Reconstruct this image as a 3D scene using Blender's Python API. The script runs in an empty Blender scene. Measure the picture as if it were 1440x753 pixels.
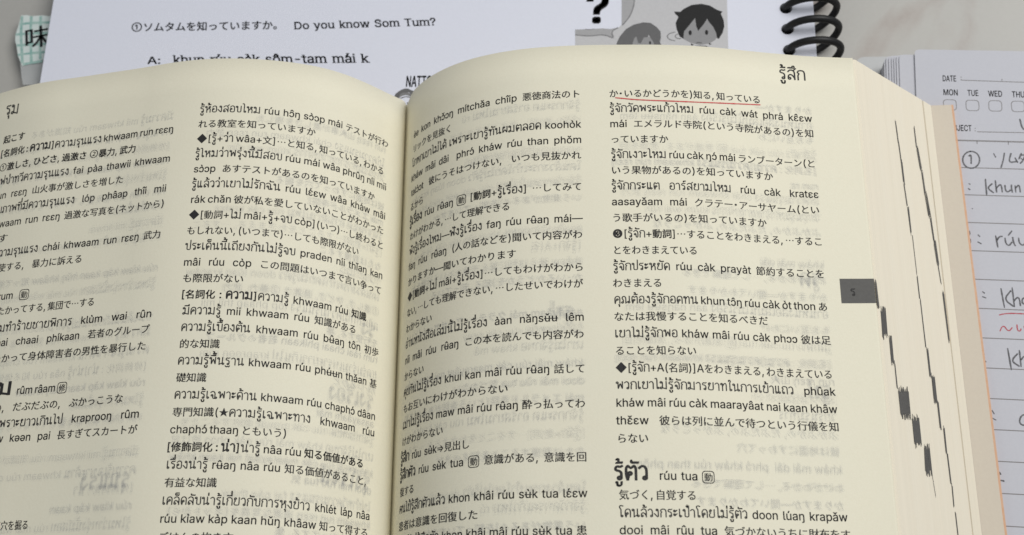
import bpy, math, random, os, unicodedata
import numpy as np
from mathutils import Matrix, Vector
random.seed(7); rng = np.random.default_rng(7)
S = 0.001                                   # lengths below are millimetres
scene = bpy.context.scene
COL = scene.collection

# ---------------------------------------------------------------- camera
cam_d = bpy.data.cameras.new('camera'); cam = bpy.data.objects.new('camera', cam_d); COL.objects.link(cam)
ROT = Matrix(((0.996, 0.0265, 0.0856), (0.0054, 0.9356, -0.353), (-0.0894, 0.3521, 0.9317)))
cam.matrix_world = Matrix.Translation(Vector((51.419, -148.281, 280.247)) * S) @ ROT.normalized().to_4x4()
cam_d.sensor_width = 36; cam_d.lens = 46.675
cam_d.clip_start = 0.01; cam_d.clip_end = 20
cam_d.dof.use_dof = True; cam_d.dof.focus_distance = 0.280; cam_d.dof.aperture_fstop = 24
scene.camera = cam
# ---------------------------------------------------------------- light of the room
world = bpy.data.worlds.new('World'); scene.world = world; world.use_nodes = True
bg = world.node_tree.nodes['Background']; bg.inputs['Color'].default_value = (0.93, 0.97, 1.0, 1); bg.inputs['Strength'].default_value = 0.27
def area_lamp(name, loc, target, size, watts, col):
    l = bpy.data.lights.new(name, 'AREA'); l.shape = 'RECTANGLE'; l.size = size[0]; l.size_y = size[1]; l.energy = watts; l.color = col
    o = bpy.data.objects.new(name, l); COL.objects.link(o); o.location = Vector(loc)
    o.rotation_euler = (Vector(target) - Vector(loc)).to_track_quat('-Z', 'Y').to_euler()
area_lamp('window_light', (0.45, 0.20, 0.66), (0.02, -0.04, 0), (0.50, 0.46), 4.75, (1.0, 0.985, 0.95))
scene.view_settings.view_transform = 'Standard'; scene.view_settings.look = 'None'
scene.view_settings.exposure = 0.13; scene.view_settings.gamma = 1.0
scene.cycles.transparent_max_bounces = 32
scene.cycles.max_bounces = 10; scene.cycles.diffuse_bounces = 8

# ---------------------------------------------------------------- materials
def mat(name, col, rough=0.8, noise=None, bump=None, spec=0.3, alpha=1.0, extra=None):
    m = bpy.data.materials.new(name); m.use_nodes = True; nt = m.node_tree; b = nt.nodes['Principled BSDF']
    b.inputs['Base Color'].default_value = (*col, 1); b.inputs['Roughness'].default_value = rough
    b.inputs['Specular IOR Level'].default_value = spec; b.inputs['Alpha'].default_value = alpha
    tc = nt.nodes.new('ShaderNodeTexCoord')
    def mapped(sc):
        mp = nt.nodes.new('ShaderNodeMapping'); mp.inputs['Scale'].default_value = sc
        nt.links.new(tc.outputs['Object'], mp.inputs['Vector']); return mp.outputs['Vector']
    if noise:                                # list of (scale3, strength, second colour)
        cur = None
        for sc, strg, c2 in noise:
            n = nt.nodes.new('ShaderNodeTexNoise'); n.inputs['Scale'].default_value = 1.0; n.inputs['Detail'].default_value = 4
            nt.links.new(mapped(sc), n.inputs['Vector'])
            r = nt.nodes.new('ShaderNodeMapRange'); r.inputs['From Min'].default_value = 0.35; r.inputs['From Max'].default_value = 0.7
            r.inputs['To Max'].default_value = strg; nt.links.new(n.outputs['Fac'], r.inputs['Value'])
            mx = nt.nodes.new('ShaderNodeMix'); mx.data_type = 'RGBA'
            if cur is None: mx.inputs['A'].default_value = (*col, 1)
            else: nt.links.new(cur, mx.inputs['A'])
            mx.inputs['B'].default_value = (*c2, 1)
            nt.links.new(r.outputs['Result'], mx.inputs['Factor']); cur = mx.outputs['Result']
        nt.links.new(cur, b.inputs['Base Color'])
    if bump:
        sc, strg, dist = bump
        n = nt.nodes.new('ShaderNodeTexNoise'); n.inputs['Scale'].default_value = 1.0; n.inputs['Detail'].default_value = 5
        nt.links.new(mapped(sc), n.inputs['Vector'])
        bp = nt.nodes.new('ShaderNodeBump'); bp.inputs['Strength'].default_value = strg; bp.inputs['Distance'].default_value = dist
        nt.links.new(n.outputs['Fac'], bp.inputs['Height']); nt.links.new(bp.outputs['Normal'], b.inputs['Normal'])
    return m
def u3(v): return (v, v, v)
PAPER = (0.80, 0.772, 0.632)
M = {}
M['page'] = mat('cream_book_paper', PAPER, 0.75, [(u3(45), 0.12, (0.82, 0.72, 0.55)), (u3(3000), 0.30, (0.74, 0.68, 0.54)), (u3(900), 0.14, (0.87, 0.81, 0.67)), (u3(160), 0.12, (0.78, 0.74, 0.60))], (u3(1800), 0.35, 0.00006), 0.15)
M['edge'] = mat('page_edges', (0.79, 0.725, 0.60), 0.85, [((2600, 6, 2600), 0.20, (0.68, 0.64, 0.53)), ((500, 4, 500), 0.12, (0.86, 0.84, 0.75)), (u3(1500), 0.10, (0.7, 0.67, 0.57))], ((4000, 14, 4000), 0.5, 0.00012), 0.1)
M['edge_pale'] = mat('pale_page_edges', (0.80, 0.80, 0.70), 0.85, [((2600, 6, 2600), 0.2, (0.7, 0.7, 0.6))], ((4000, 14, 4000), 0.4, 0.0001), 0.1)
M['endpaper'] = mat('rose_cream_endpaper', (0.63, 0.565, 0.475), 0.75, [(u3(1500), 0.2, (0.55, 0.48, 0.40))], (u3(1800), 0.35, 0.00006), 0.15)
M['cover'] = mat('orange_cover_card', (0.62, 0.36, 0.22), 0.6, [(u3(700), 0.5, (0.66, 0.46, 0.34))], None, 0.4)
M['ink'] = mat('black_printing_ink', (0.028, 0.027, 0.027), 0.6, None, None, 0.25)
M['tab_ink'] = mat('grey_index_ink', (0.095, 0.092, 0.088), 0.6, [(u3(1600), 0.35, (0.13, 0.128, 0.12))], None, 0.25)
M['ghost'] = mat('print_of_the_reverse_side', (0.22, 0.25, 0.34), 0.8, None, None, 0.0, 0.034)
M['red_line'] = mat('red_pencil_line', (0.55, 0.05, 0.06), 0.7, [(u3(2500), 0.5, (0.72, 0.3, 0.27))], None, 0.2)
M['white'] = mat('white_copy_paper', (0.71, 0.73, 0.83), 0.8, [(u3(30), 0.15, (0.66, 0.68, 0.79)), (u3(1400), 0.12, (0.63, 0.65, 0.72))], (u3(1500), 0.35, 0.00006), 0.15)
M['note'] = mat('white_notebook_paper', (0.54, 0.545, 0.595), 0.8, [(u3(1400), 0.2, (0.48, 0.485, 0.53)), (u3(40), 0.15, (0.50, 0.51, 0.57))], (u3(1500), 0.35, 0.00006), 0.15)
M['stack'] = mat('white_paper_edges', (0.56, 0.57, 0.62), 0.85, [((40, 40, 3000), 0.25, (0.52, 0.53, 0.57))], None, 0.1)
M['toner'] = mat('grey_black_toner', (0.05, 0.05, 0.055), 0.6, None, None, 0.25)
M['note_print'] = mat('warm_grey_print', (0.24, 0.23, 0.235), 0.7, None, None, 0.2)
M['pencil'] = mat('grey_pencil', (0.045, 0.045, 0.05), 0.6, [(u3(700), 0.6, (0.11, 0.11, 0.12)), (u3(3800), 0.7, (0.26, 0.26, 0.28))], None, 0.3)
M['red_pen'] = mat('red_pen_ink', (0.42, 0.08, 0.10), 0.6, [(u3(2500), 0.4, (0.55, 0.22, 0.24))], None, 0.3)
for k, v in dict(panel=0.50, bubble=0.36, outline=0.20, hair=0.022, hair2=0.13, skin=0.27, shade=0.12).items():
    M[k] = mat('grey_toner_' + k, (v, v, v * 1.04), 0.7, [(u3(2200), 0.2, (v * 1.3, v * 1.3, v * 1.33))], None, 0.2)
M['coil'] = mat('black_plastic_wire', (0.010, 0.010, 0.011), 0.45, None, None, 0.3)
M['tape'] = mat('pale_green_tape', (0.58, 0.66, 0.65), 0.6, [(u3(260), 0.6, (0.68, 0.74, 0.72))], None, 0.3)
M['tape_line'] = mat('teal_tape_lines', (0.24, 0.42, 0.39), 0.6, [(u3(700), 0.8, (0.42, 0.56, 0.52))], None, 0.3)
M['film'] = mat('clear_tape_film', (0.62, 0.64, 0.65), 0.25, None, None, 0.5, 0.45)
M['back'] = mat('clouded_plastic_cover', (0.44, 0.45, 0.46), 0.4, None, None, 0.5)

# marbled desk top
def desk_material():
    m = mat('grey_marbled_desk_top', (0.47, 0.46, 0.44), 0.38, None, None, 0.4); nt = m.node_tree; b = nt.nodes['Principled BSDF']
    tc = nt.nodes.new('ShaderNodeTexCoord')
    def noise(scale, det, dist, sc3=(1, 1, 1)):
        mp = nt.nodes.new('ShaderNodeMapping'); mp.inputs['Scale'].default_value = sc3; mp.inputs['Location'].default_value = DESK_OFF
        nt.links.new(tc.outputs['Object'], mp.inputs['Vector'])
        n = nt.nodes.new('ShaderNodeTexNoise'); n.inputs['Scale'].default_value = scale; n.inputs['Detail'].default_value = det; n.inputs['Distortion'].default_value = dist
        nt.links.new(mp.outputs['Vector'], n.inputs['Vector']); return n.outputs['Fac']
    def ramp(src, a, bb, lo, hi):
        r = nt.nodes.new('ShaderNodeMapRange'); r.inputs['From Min'].default_value = a; r.inputs['From Max'].default_value = bb
        r.inputs['To Min'].default_value = lo; r.inputs['To Max'].default_value = hi; nt.links.new(src, r.inputs['Value']); return r.outputs['Result']
    def mix(fac, A, B):
        mx = nt.nodes.new('ShaderNodeMix'); mx.data_type = 'RGBA'; nt.links.new(fac, mx.inputs['Factor'])
        if isinstance(A, tuple): mx.inputs['A'].default_value = (*A, 1)
        else: nt.links.new(A, mx.inputs['A'])
        mx.inputs['B'].default_value = (*B, 1); return mx.outputs['Result']
    n1 = noise(14, 6, 0.6); c = mix(ramp(n1, 0.35, 0.7, 0, 0.8), (0.43, 0.42, 0.395), (0.38, 0.375, 0.36))
    n2 = noise(9, 5, 1.2, (1.3, 0.8, 1))
    sub = nt.nodes.new('ShaderNodeMath'); sub.operation = 'SUBTRACT'; sub.inputs[1].default_value = 0.5; nt.links.new(n2, sub.inputs[0])
    ab = nt.nodes.new('ShaderNodeMath'); ab.operation = 'ABSOLUTE'; nt.links.new(sub.outputs[0], ab.inputs[0])
    n4 = noise(17, 3, 0.4)
    pm = nt.nodes.new('ShaderNodeMath'); pm.operation = 'MULTIPLY'; nt.links.new(ramp(ab.outputs[0], 0.0, 0.028, 0.75, 0.0), pm.inputs[0]); nt.links.new(ramp(n4, 0.43, 0.56, 0.05, 0.9), pm.inputs[1])
    c = mix(pm.outputs[0], c, (0.29, 0.225, 0.20))
    n3 = noise(900, 2, 0); c = mix(ramp(n3, 0.4, 0.7, 0, 0.12), c, (0.48, 0.47, 0.45))
    nt.links.new(c, b.inputs['Base Color']); return m
DESK_OFF = (0.3, 0.1, 0)
M['desk'] = desk_material()

# ---------------------------------------------------------------- object helpers
def thing(name, label, cat, loc=(0, 0, 0), group=None):
    o = bpy.data.objects.new(name, None); COL.objects.link(o); o.location = Vector(loc) * S; o.empty_display_size = 0.01
    o['label'] = label; o['category'] = cat
    if group: o['group'] = group
    return o
OFF = {}
def link(name, me, m, parent, label=None):
    o = bpy.data.objects.new(name, me); COL.objects.link(o)
    me.materials.append(m)
    if parent:
        o.parent = parent
        r = parent
        while r.parent: r = r.parent
        if parent is r: o.matrix_parent_inverse = Matrix.Translation(-r.location)
    if label: o['label'] = label
    return o
def mesh(name, V, F, m, parent=None, smooth=False, label=None):
    me = bpy.data.meshes.new(name)
    V = np.asarray(V, dtype=np.float64) * S
    if isinstance(F, np.ndarray):
        nf, k = F.shape
        me.vertices.add(len(V)); me.vertices.foreach_set('co', V.astype(np.float32).ravel())
        me.loops.add(nf * k); me.loops.foreach_set('vertex_index', F.astype(np.int32).ravel())
        me.polygons.add(nf); me.polygons.foreach_set('loop_start', np.arange(nf, dtype=np.int32) * k)
        me.update(calc_edges=True)
    else:
        me.from_pydata([tuple(v) for v in V], [], F); me.update()
    if smooth: me.polygons.foreach_set('use_smooth', [True] * len(me.polygons))
    return link(name, me, m, parent, label)
def slab(name, pts, z0, z1, m, parent=None, label=None):
    """solid plate with outline pts (x, y, counter-clockwise) between heights z0 < z1"""
    n = len(pts); V = [(x, y, z1) for x, y in pts] + [(x, y, z0) for x, y in pts]
    F = [list(range(n)), list(range(2 * n - 1, n - 1, -1))] + [[i, n + i, n + (i + 1) % n, (i + 1) % n] for i in range(n)]
    return mesh(name, V, F, m, parent, False, label)
def rounded(pts, corner, r, k=7):
    """round one corner of an outline"""
    i = corner; p = Vector(pts[i]); a = Vector(pts[i - 1]); b = Vector(pts[(i + 1) % len(pts)])
    u = (a - p).normalized(); w = (b - p).normalized(); out = []
    for j in range(k + 1):
        t = j / k; q = (p + u * r) * (1 - t) ** 2 + p * 2 * t * (1 - t) + (p + w * r) * t * t; out.append((q.x, q.y))
    return list(pts[:i]) + out + list(pts[i + 1:])

# ---------------------------------------------------------------- lettering
LAT = None
try:
    LAT = bpy.data.fonts.load(os.path.join(bpy.utils.resource_path('LOCAL'), 'datafiles', 'fonts', 'Inter.woff2'))
except Exception: LAT = None
LSC = 1.43 if LAT else 1.06
def raw(body, font=None, size=1.0, res=3, fill=True):
    """outlines of a character, filled by winding number (contours may overlap)"""
    from mathutils.geometry import delaunay_2d_cdt
    cu = bpy.data.curves.new('glyph', 'FONT'); cu.body = body; cu.size = size; cu.resolution_u = res; cu.dimensions = '2D'; cu.fill_mode = 'NONE'
    if font: cu.font = font
    o = bpy.data.objects.new('glyph', cu); COL.objects.link(o)
    me = bpy.data.meshes.new_from_object(o.evaluated_get(bpy.context.evaluated_depsgraph_get()))
    bpy.data.objects.remove(o); bpy.data.curves.remove(cu)
    V = np.array([(v.co.x, v.co.y) for v in me.vertices]).reshape(-1, 2); E = [tuple(e.vertices) for e in me.edges]
    bpy.data.meshes.remove(me)
    if not fill or not E: return V, np.zeros((0, 3), int)
    ov, oe, of = delaunay_2d_cdt([Vector(p) for p in V], E, [], 0, 1e-5)[:3]
    if not of: return V, np.zeros((0, 3), int)
    OV = np.array([(p.x, p.y) for p in ov]); T = np.array([t for t in of if len(t) == 3], int)
    c = OV[T].mean(1)
    # the curve's edges run on in contour order, the last one of a contour closing it: orient them so
    A = np.array([V[i] for i, j in E]); B = np.array([V[j] for i, j in E])
    up = (A[:, 1][None] <= c[:, 1][:, None]) & (B[:, 1][None] > c[:, 1][:, None]); dn = (A[:, 1][None] > c[:, 1][:, None]) & (B[:, 1][None] <= c[:, 1][:, None])
    dy = np.where(B[:, 1] == A[:, 1], 1, B[:, 1] - A[:, 1])
    xi = A[:, 0][None] + (c[:, 1][:, None] - A[:, 1][None]) / dy[None] * (B[:, 0] - A[:, 0])[None]
    wn = ((up & (xi > c[:, 0][:, None])).sum(1) - (dn & (xi > c[:, 0][:, None])).sum(1))
    return OV, T[wn != 0]
# Looped Thai letters drawn as pen strokes; one unit is the height of a letter. A tuple of three is a head loop (x, y, radius).
ROOF = [(.08, 0), (.08, .5), (.2, .64), (.03, .74), (.1, .92), (.33, 1), (.56, .92), (.62, .72), (.62, 0)]
ARCH = [(.62, 0), (.62, .74), (.54, .94), (.36, 1), (.18, .94), (.07, .72)]
THAI = {
 'ก': (.66, ROOF), 'ข': (.66, (.16, .86, .1), [(.26, .86), (.24, .7), (.12, .58), (.09, .4), (.09, .04), (.6, .04), (.6, 1)]),
 'ค': (.68, ARCH + [(.07, .2), (.1, 0)], (.34, .54, .1), [(.26, .46), (.14, .28), (.1, 0)]),
 'ง': (.54, (.32, .87, .1), [(.42, .87), (.45, .6), (.45, .06), (.36, .02), (.02, .42)]),
 'จ': (.6, [(.04, .82), (.2, .98), (.4, .95), (.53, .74), (.53, .05), (.44, .0), (.33, .05), (.3, .38)], (.2, .44, .1)),
 'ฉ': (.78, [(.04, .82), (.2, .98), (.4, .95), (.53, .74), (.53, .02)], (.2, .44, .1), [(.3, .4), (.3, .03), (.53, .03)], (.64, .12, .1)),
 'ช': (.72, (.16, .86, .1), [(.26, .86), (.24, .7), (.12, .58), (.09, .4), (.09, .04), (.52, .04), (.52, .55), (.44, .68), (.54, .82), (.68, 1.02)]),
 'ด': (.68, ARCH + [(.07, .3), (.16, 0)], (.3, .44, .1), [(.24, .34), (.16, 0)]),
 'ต': (.72, [(.66, 0), (.66, .84), (.54, 1.03), (.36, .76), (.18, 1.03), (.07, .84), (.07, .3), (.16, 0)], (.3, .44, .1), [(.24, .34), (.16, 0)]),
 'ถ': (.68, [(.1, .22)] + ROOF[1:], (.2, .12, .1)), 'ภ': (.72, [(.2, .12), (.2, .5), (.26, .64), (.1, .74), (.14, .92), (.37, 1), (.6, .92), (.66, .72), (.66, 0)], (.1, .1, .1)),
 'ท': (.72, (.12, .86, .1), [(.22, .86), (.22, 0)], [(.22, .55), (.42, .95), (.56, .97), (.64, .82), (.64, 0)]),
 'น': (.8, (.12, .86, .1), [(.23, .86), (.23, 0)], [(.23, .04), (.54, .22)], (.67, .13, .1), [(.58, .18), (.58, 1)]),
 'ม': (.8, (.12, .87, .1), [(.27, .87), (.27, .2)], (.13, .13, .11), [(.24, .17), (.4, .1), (.68, .03)], [(.68, 0), (.68, 1)]),
 'บ': (.68, (.12, .86, .1), [(.22, .86), (.22, .04), (.62, .04), (.62, 1)]), 'ป': (.68, (.12, .86, .1), [(.22, .86), (.22, .04), (.62, .04), (.62, 1.42)]),
 'ผ': (.7, (.22, .86, .1), [(.11, .84), (.09, 0), (.35, .56), (.62, 0), (.62, 1)]), 'ฝ': (.7, (.22, .86, .1), [(.11, .84), (.09, 0), (.35, .56), (.62, 0), (.62, 1.42)]),
 'พ': (.78, (.12, .86, .1), [(.22, .86), (.22, 0), (.45, .8), (.68, 0), (.68, 1)]), 'ฟ': (.78, (.12, .86, .1), [(.22, .86), (.22, 0), (.45, .8), (.68, 0), (.68, 1.42)]),
 'ย': (.68, (.2, .87, .1), [(.1, .87), (.1, .66), (.24, .57), (.08, .46), (.08, .04), (.6, .04), (.6, 1)]),
 'ร': (.54, (.32, .12, .1), [(.43, .12), (.43, .5), (.33, .62), (.08, .68), (.08, .86), (.2, .97), (.36, .9), (.48, .98)]),
 'ล': (.68, [(.08, .8), (.2, .97), (.38, 1), (.56, .9), (.61, .7), (.61, 0)], (.18, .12, .1), [(.08, .14), (.1, .42), (.26, .54), (.44, .44), (.61, .12)]),
 'ส': (.7, [(.08, .8), (.2, .97), (.38, 1), (.56, .9), (.61, .7), (.61, 0)], (.18, .12, .1), [(.08, .14), (.1, .42), (.26, .54), (.44, .44), (.61, .12)], [(.5, .93), (.72, 1.16)]),
 'ศ': (.7, ARCH + [(.07, .2), (.1, 0)], (.34, .54, .1), [(.26, .46), (.14, .28), (.1, 0)], [(.5, .93), (.72, 1.16)]),
 'ว': (.54, [(.03, .82), (.18, .98), (.36, .95), (.47, .74), (.47, .12)], (.37, .12, .1)),
 'ห': (.74, (.12, .86, .1), [(.22, .86), (.22, 0)], [(.22, .3), (.5, .68), (.64, .5), (.64, 0)], (.56, .84, .1), [(.48, .78), (.44, .62)]),
 'อ': (.64, [(.08, .8), (.2, .97), (.38, 1), (.54, .9), (.58, .7), (.58, .14), (.5, .03), (.18, .03), (.08, .14), (.08, .46)], (.18, .5, .1)),
 'ณ': (1.02, (.12, .12, .1), [(.22, .12), (.22, .5), (.06, .7), (.16, .95), (.36, .98), (.5, .8), (.5, .02)], [(.5, .06), (.78, .28)], (.86, .14, .1), [(.9, .22), (.9, 1)]),
 'ฐ': (.56, (.32, .12, .1), [(.43, .12), (.43, .5), (.33, .62), (.08, .68), (.08, .86), (.2, .97), (.36, .9), (.48, .98)], [(.02, -.14), (.18, -.32), (.26, -.16), (.42, -.34), (.5, -.12)]),
 'ะ': (.44, (.1, .78, .08), [(.04, .7), (.14, .6), (.38, .86)], (.1, .34, .08), [(.04, .26), (.14, .14), (.38, .42)]),
 'า': (.52, [(.03, .82), (.18, .98), (.34, .95), (.44, .76), (.44, 0)]),
 'เ': (.36, [(.1, 1), (.1, .14)], (.2, .12, .1)), 'แ': (.68, [(.1, 1), (.1, .14)], (.2, .12, .1), [(.42, 1), (.42, .14)], (.52, .12, .1)),
 'โ': (.46, (.3, .12, .1), [(.2, .14), (.2, .95), (.08, 1.12), (.04, 1.36), (.2, 1.44), (.42, 1.36)]),
 'ใ': (.42, (.32, .12, .1), [(.22, .14), (.22, 1.08), (.32, 1.28), (.22, 1.45), (.08, 1.38), (.1, 1.24)]),
 'ไ': (.42, (.32, .12, .1), [(.22, .14), (.22, 1.22), (.16, 1.42), (.02, 1.36)]),
}
def thai_glyph(c, bold, res):
    d = THAI[c]; w = {0: .125, 1: .17, 2: .165}[bold] * (0.62) ; H = 0.615; parts = []
    for it in d[1:]:
        if isinstance(it, tuple):
            cx, cy, r = it; n = 8 if res < 2 else 12
            pts = [(cx + r * math.cos(2 * math.pi * i / n), cy + r * math.sin(2 * math.pi * i / n)) for i in range(n + 1)]; closed = True
        else: pts = list(it); closed = False
        P = [np.array(p, float) * H for p in pts]
        if not closed and len(P) > 2 and res >= 2:
            Q = [P[0]]
            for i in range(1, len(P) - 1):
                p = P[i]; la, lb = np.linalg.norm(P[i - 1] - p), np.linalg.norm(P[i + 1] - p); rr = min(.09, la * .45, lb * .45)
                a = p + (P[i - 1] - p) / la * rr; b = p + (P[i + 1] - p) / lb * rr; Q += [a, (a + b) / 4 + p / 2, b]
            Q.append(P[-1]); P = Q
        V = []; n = len(P)
        for i in range(n):
            if closed: t = P[(i + 1) % (n - 1)] - P[(i - 1) % (n - 1)] if 0 < i < n - 1 else P[1] - P[n - 2]
            else: t = P[min(i + 1, n - 1)] - P[max(i - 1, 0)]
            t = t / (np.linalg.norm(t) + 1e-9); nn = np.array([-t[1], t[0]]); e = 0
            if not closed and i == 0: e = -w * .35
            if not closed and i == n - 1: e = w * .35
            V += [P[i] + nn * w / 2 + t * e, P[i] - nn * w / 2 + t * e]
        T = []
        for i in range(n - 1): T += [(2 * i, 2 * i + 1, 2 * i + 3), (2 * i, 2 * i + 3, 2 * i + 2)]
        parts.append((np.array(V) * [1.17, 1.0], np.array(T)))
    V, T = join(parts)
    return V + [0.03, 0], T, (d[0] + .11) * H * 1.17
_bar = {}
def is_lat(c): return ord(c) < 0x250 or c in 'ɛɔəŋı' or 0x2000 <= ord(c) < 0x2020
def is_thai(c): return 0x0E00 <= ord(c) < 0x0E80
GL = {}
def glyph(c, bold, res):
    k = (c, bold, res)
    if k in GL: return GL[k]
    if c in THAI: GL[k] = thai_glyph(c, bold, res); return GL[k]
    lat = is_lat(c) and c not in '…'
    f = LAT if lat else None; sz = LSC if lat else 1.0
    V, T = raw(c, f, sz, max(1, res))
    # weight of the stroke: the outline is set several times with small shifts, like ink spreading into paper
    if res >= 2:
        if bold == 2 and is_thai(c): sh = [(-.014, -.012), (.014, .012), (0, 0)]
        elif bold == 2: sh = [(-.03, -.022), (.03, -.022), (-.03, .022), (.03, .022), (0, 0)]
        elif bold == 1: sh = [(-.02, -.014), (.02, -.014), (-.02, .014), (.02, .014)]
        elif lat or is_thai(c): sh = [(-.011, -.007), (.011, .007), (.011, -.007), (-.011, .007)]
        else: sh = [(-.016, 0), (.016, 0)]
        if len(V):
            n = len(V); V0, T0 = V, T
            V = np.concatenate([V0 + s for s in sh]); T = np.concatenate([T0 + n * i for i in range(len(sh))])
    if is_thai(c): V = V * [1.0, 1.12]
    if 0x300 <= ord(c) < 0x370 and len(V):
        cc = V.mean(0); V = (V - cc) * [1.12, 1.3] + cc
    if f not in _bar: _bar[f] = raw('||', f, sz, 1, False)[0][:, 0].max()
    if 0x300 <= ord(c) < 0x370: adv = 0
    elif ord(c) >= 0x3000: adv = 1.0
    else:
        X = raw('|' + c + '|', f, sz, 1, False)[0]; adv = X[:, 0].max() - _bar[f]
    if c == '…': V = V + [0, 0.33]; adv = 1.0
    if c == '—': adv = max(adv, .9)
    GL[k] = (V, T, adv); return GL[k]
TH_UP = 'ัิีึื็์ํ'; TH_TONE = '่้๊๋'; TH_LOW = 'ุู'
def ring(w, h, r, t, k=4):
    def rr(w, h, r):
        P = []
        for cx, cy, a in ((w - r, r, -90), (w - r, h - r, 0), (r, h - r, 90), (r, r, 180)):
            for j in range(k + 1):
                q = math.radians(a + 90 * j / k); P.append((cx + r * math.cos(q), cy + r * math.sin(q)))
        return P
    A = rr(w, h, r); B = [(x * (w - 2 * t) / w + t, y * (h - 2 * t) / h + t) for x, y in A]; n = len(A)
    T = []
    for i in range(n): j = (i + 1) % n; T += [(i, j, n + j), (i, n + j, n + i)]
    return np.array(A + B), np.array(T)
def layout(text, em=1.0, width=None, res=2, cjk=2.12, lat=2.26, thai=2.5, serif=False, bold0=0, maxgap=2.2):
    """lay out one line; returns vertices (x to the right, y up) and triangles, x from 0 to the natural or wanted width"""
    items = []; x = 0.0; bold = bold0; prev = None; base = None
    text = unicodedata.normalize('NFC', text).replace('：', ' : ').replace('ำ', 'ํา')
    chars = []
    for c in text:
        if 0x250 > ord(c) >= 0xC0 or 0x1E00 <= ord(c) < 0x1F00 or c in 'ɛɔəŋ':
            d = unicodedata.normalize('NFD', c)
            if len(d) > 1 and 0x300 <= ord(d[1]) < 0x370:
                chars.append('ı' if d[0] == 'i' else d[0]); chars += list(d[1:]); continue
        chars.append(c)
    i = 0
    for c in chars:
        i += 1
        if c == '*' : bold = 0 if bold == 1 else 1; continue
        if c == '#' : bold = 0 if bold == 2 else 2; continue
        if c in '{}': bold = bold0 + (1 if c == '{' else 0); continue
        if c == ' ':
            items.append(['sp', x, 0.27 * lat * em]); x += 0.27 * lat * em; prev = None; continue
        if c == '⟦':
            w = 2.45 * em; V, T = ring(w, w, 0.6 * em, 0.15 * em); V = V + [x, -0.55 * em]; items.append(['g', V, T, x, True]); boxx = x; x += .38 * em; bold = 1; em_s = em; em = em * 0.83; bold = 0; continue
        if c == '⟧': em = em_s; x = boxx + 2.45 * em; bold = 0; continue
        V, T, adv = glyph(c, bold, res)
        k = (cjk if ord(c) >= 0x2025 and not is_thai(c) else thai if is_thai(c) else lat) * em
        if bold == 1 and is_thai(c): k *= 1.06
        if c in '❸◆①②': k *= 1.12
        if bold == 2: k *= 1.78
        y = 0
        if c in TH_TONE and prev is not None and prev in TH_UP: V = V + [0, 0.185]
        if c in TH_TONE and prev is not None and prev in TH_UP: pass
        if 0x300 <= ord(c) < 0x370 and base is not None:
            bx0, bx1, top = base
            W = V * k; cx = (W[:, 0].min() + W[:, 0].max()) / 2
            W = W + [(bx0 + bx1) / 2 - cx, max(0, top - 0.60 * k)]
            items.append(['g', W, T, None, False]); continue
        W = V * k + [x, 0]
        if len(W) and not (c in TH_TONE + TH_UP + TH_LOW): base = (W[:, 0].min(), W[:, 0].max(), W[:, 1].max())
        if c == '・': W = W - [0.45 * k, 0] + [0.2 * k, 0]; adv = 0.55
        if c in '：': W = W - [0.25 * k, 0]; adv = 0.5
        if c in '[]' : adv = adv + 0.03
        items.append(['g', W, T, x if adv > 0.02 else None, True]); x += adv * k; prev = c
        if c not in TH_TONE + TH_UP + TH_LOW: prev = c
    nat = x
    # the last glyph ends where its outline ends
    ends = [it[1][:, 0].max() for it in items if it[0] == 'g' and len(it[1])]
    nat = max(ends)
    sp = [it for it in items if it[0] == 'sp']
    out = []; shift = 0.0; scale = 1.0; gap = 0.0
    if width:
        d = width - nat
        if sp and d > 0:
            gap = min(d / len(sp), maxgap * 0.27 * lat * em); d -= gap * len(sp)
        elif sp and d < 0:
            gap = max(d / len(sp), -0.08 * lat * em); d -= gap * len(sp)
        scale = (nat + gap * len(sp) + d) / (nat + gap * len(sp)) if abs(d) > 1e-6 else 1.0
    vs = []; ts = []; n = 0
    for it in items:
        if it[0] == 'sp': shift += gap; continue
        V = it[1] + [shift, 0]; V = V * [scale, 1.0]
        if serif: pass
        vs.append(V); ts.append(it[2] + n); n += len(V)
    return np.concatenate(vs), np.concatenate(ts)
def add_serifs(V, T, sw=0.16, sh=0.035, ext=0.07, levels=(0, 0.55, 0.73), em=1.0):
    """slab serifs where a stem ends on the base line, x-height or cap line"""
    from collections import Counter
    E = Counter()
    for t in T:
        for a, b in ((t[0], t[1]), (t[1], t[2]), (t[2], t[0])): E[(min(a, b), max(a, b))] += 1
    vs = [V]; ts = [T]; n = len(V)
    for (a, b), c in E.items():
        if c != 1: continue
        p, q = V[a], V[b]
        if abs(p[1] - q[1]) > 0.012 * em: continue
        w = abs(p[0] - q[0])
        if not (0.05 * em < w < sw * em): continue
        y = p[1]; up = 0
        if abs(y) < 0.03 * em: up = 1
        elif y > 0.5 * em: up = -1
        if not up: continue
        x0 = min(p[0], q[0]) - ext * em; x1 = max(p[0], q[0]) + (ext if up > 0 else 0.01) * em
        y0, y1 = sorted((y, y + up * sh * em))
        vs.append(np.array([(x0, y0), (x1, y0), (x1, y1), (x0, y1)])); ts.append(np.array([(0, 1, 2), (0, 2, 3)]) + n); n += 4
    return np.concatenate(vs), np.concatenate(ts)
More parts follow.
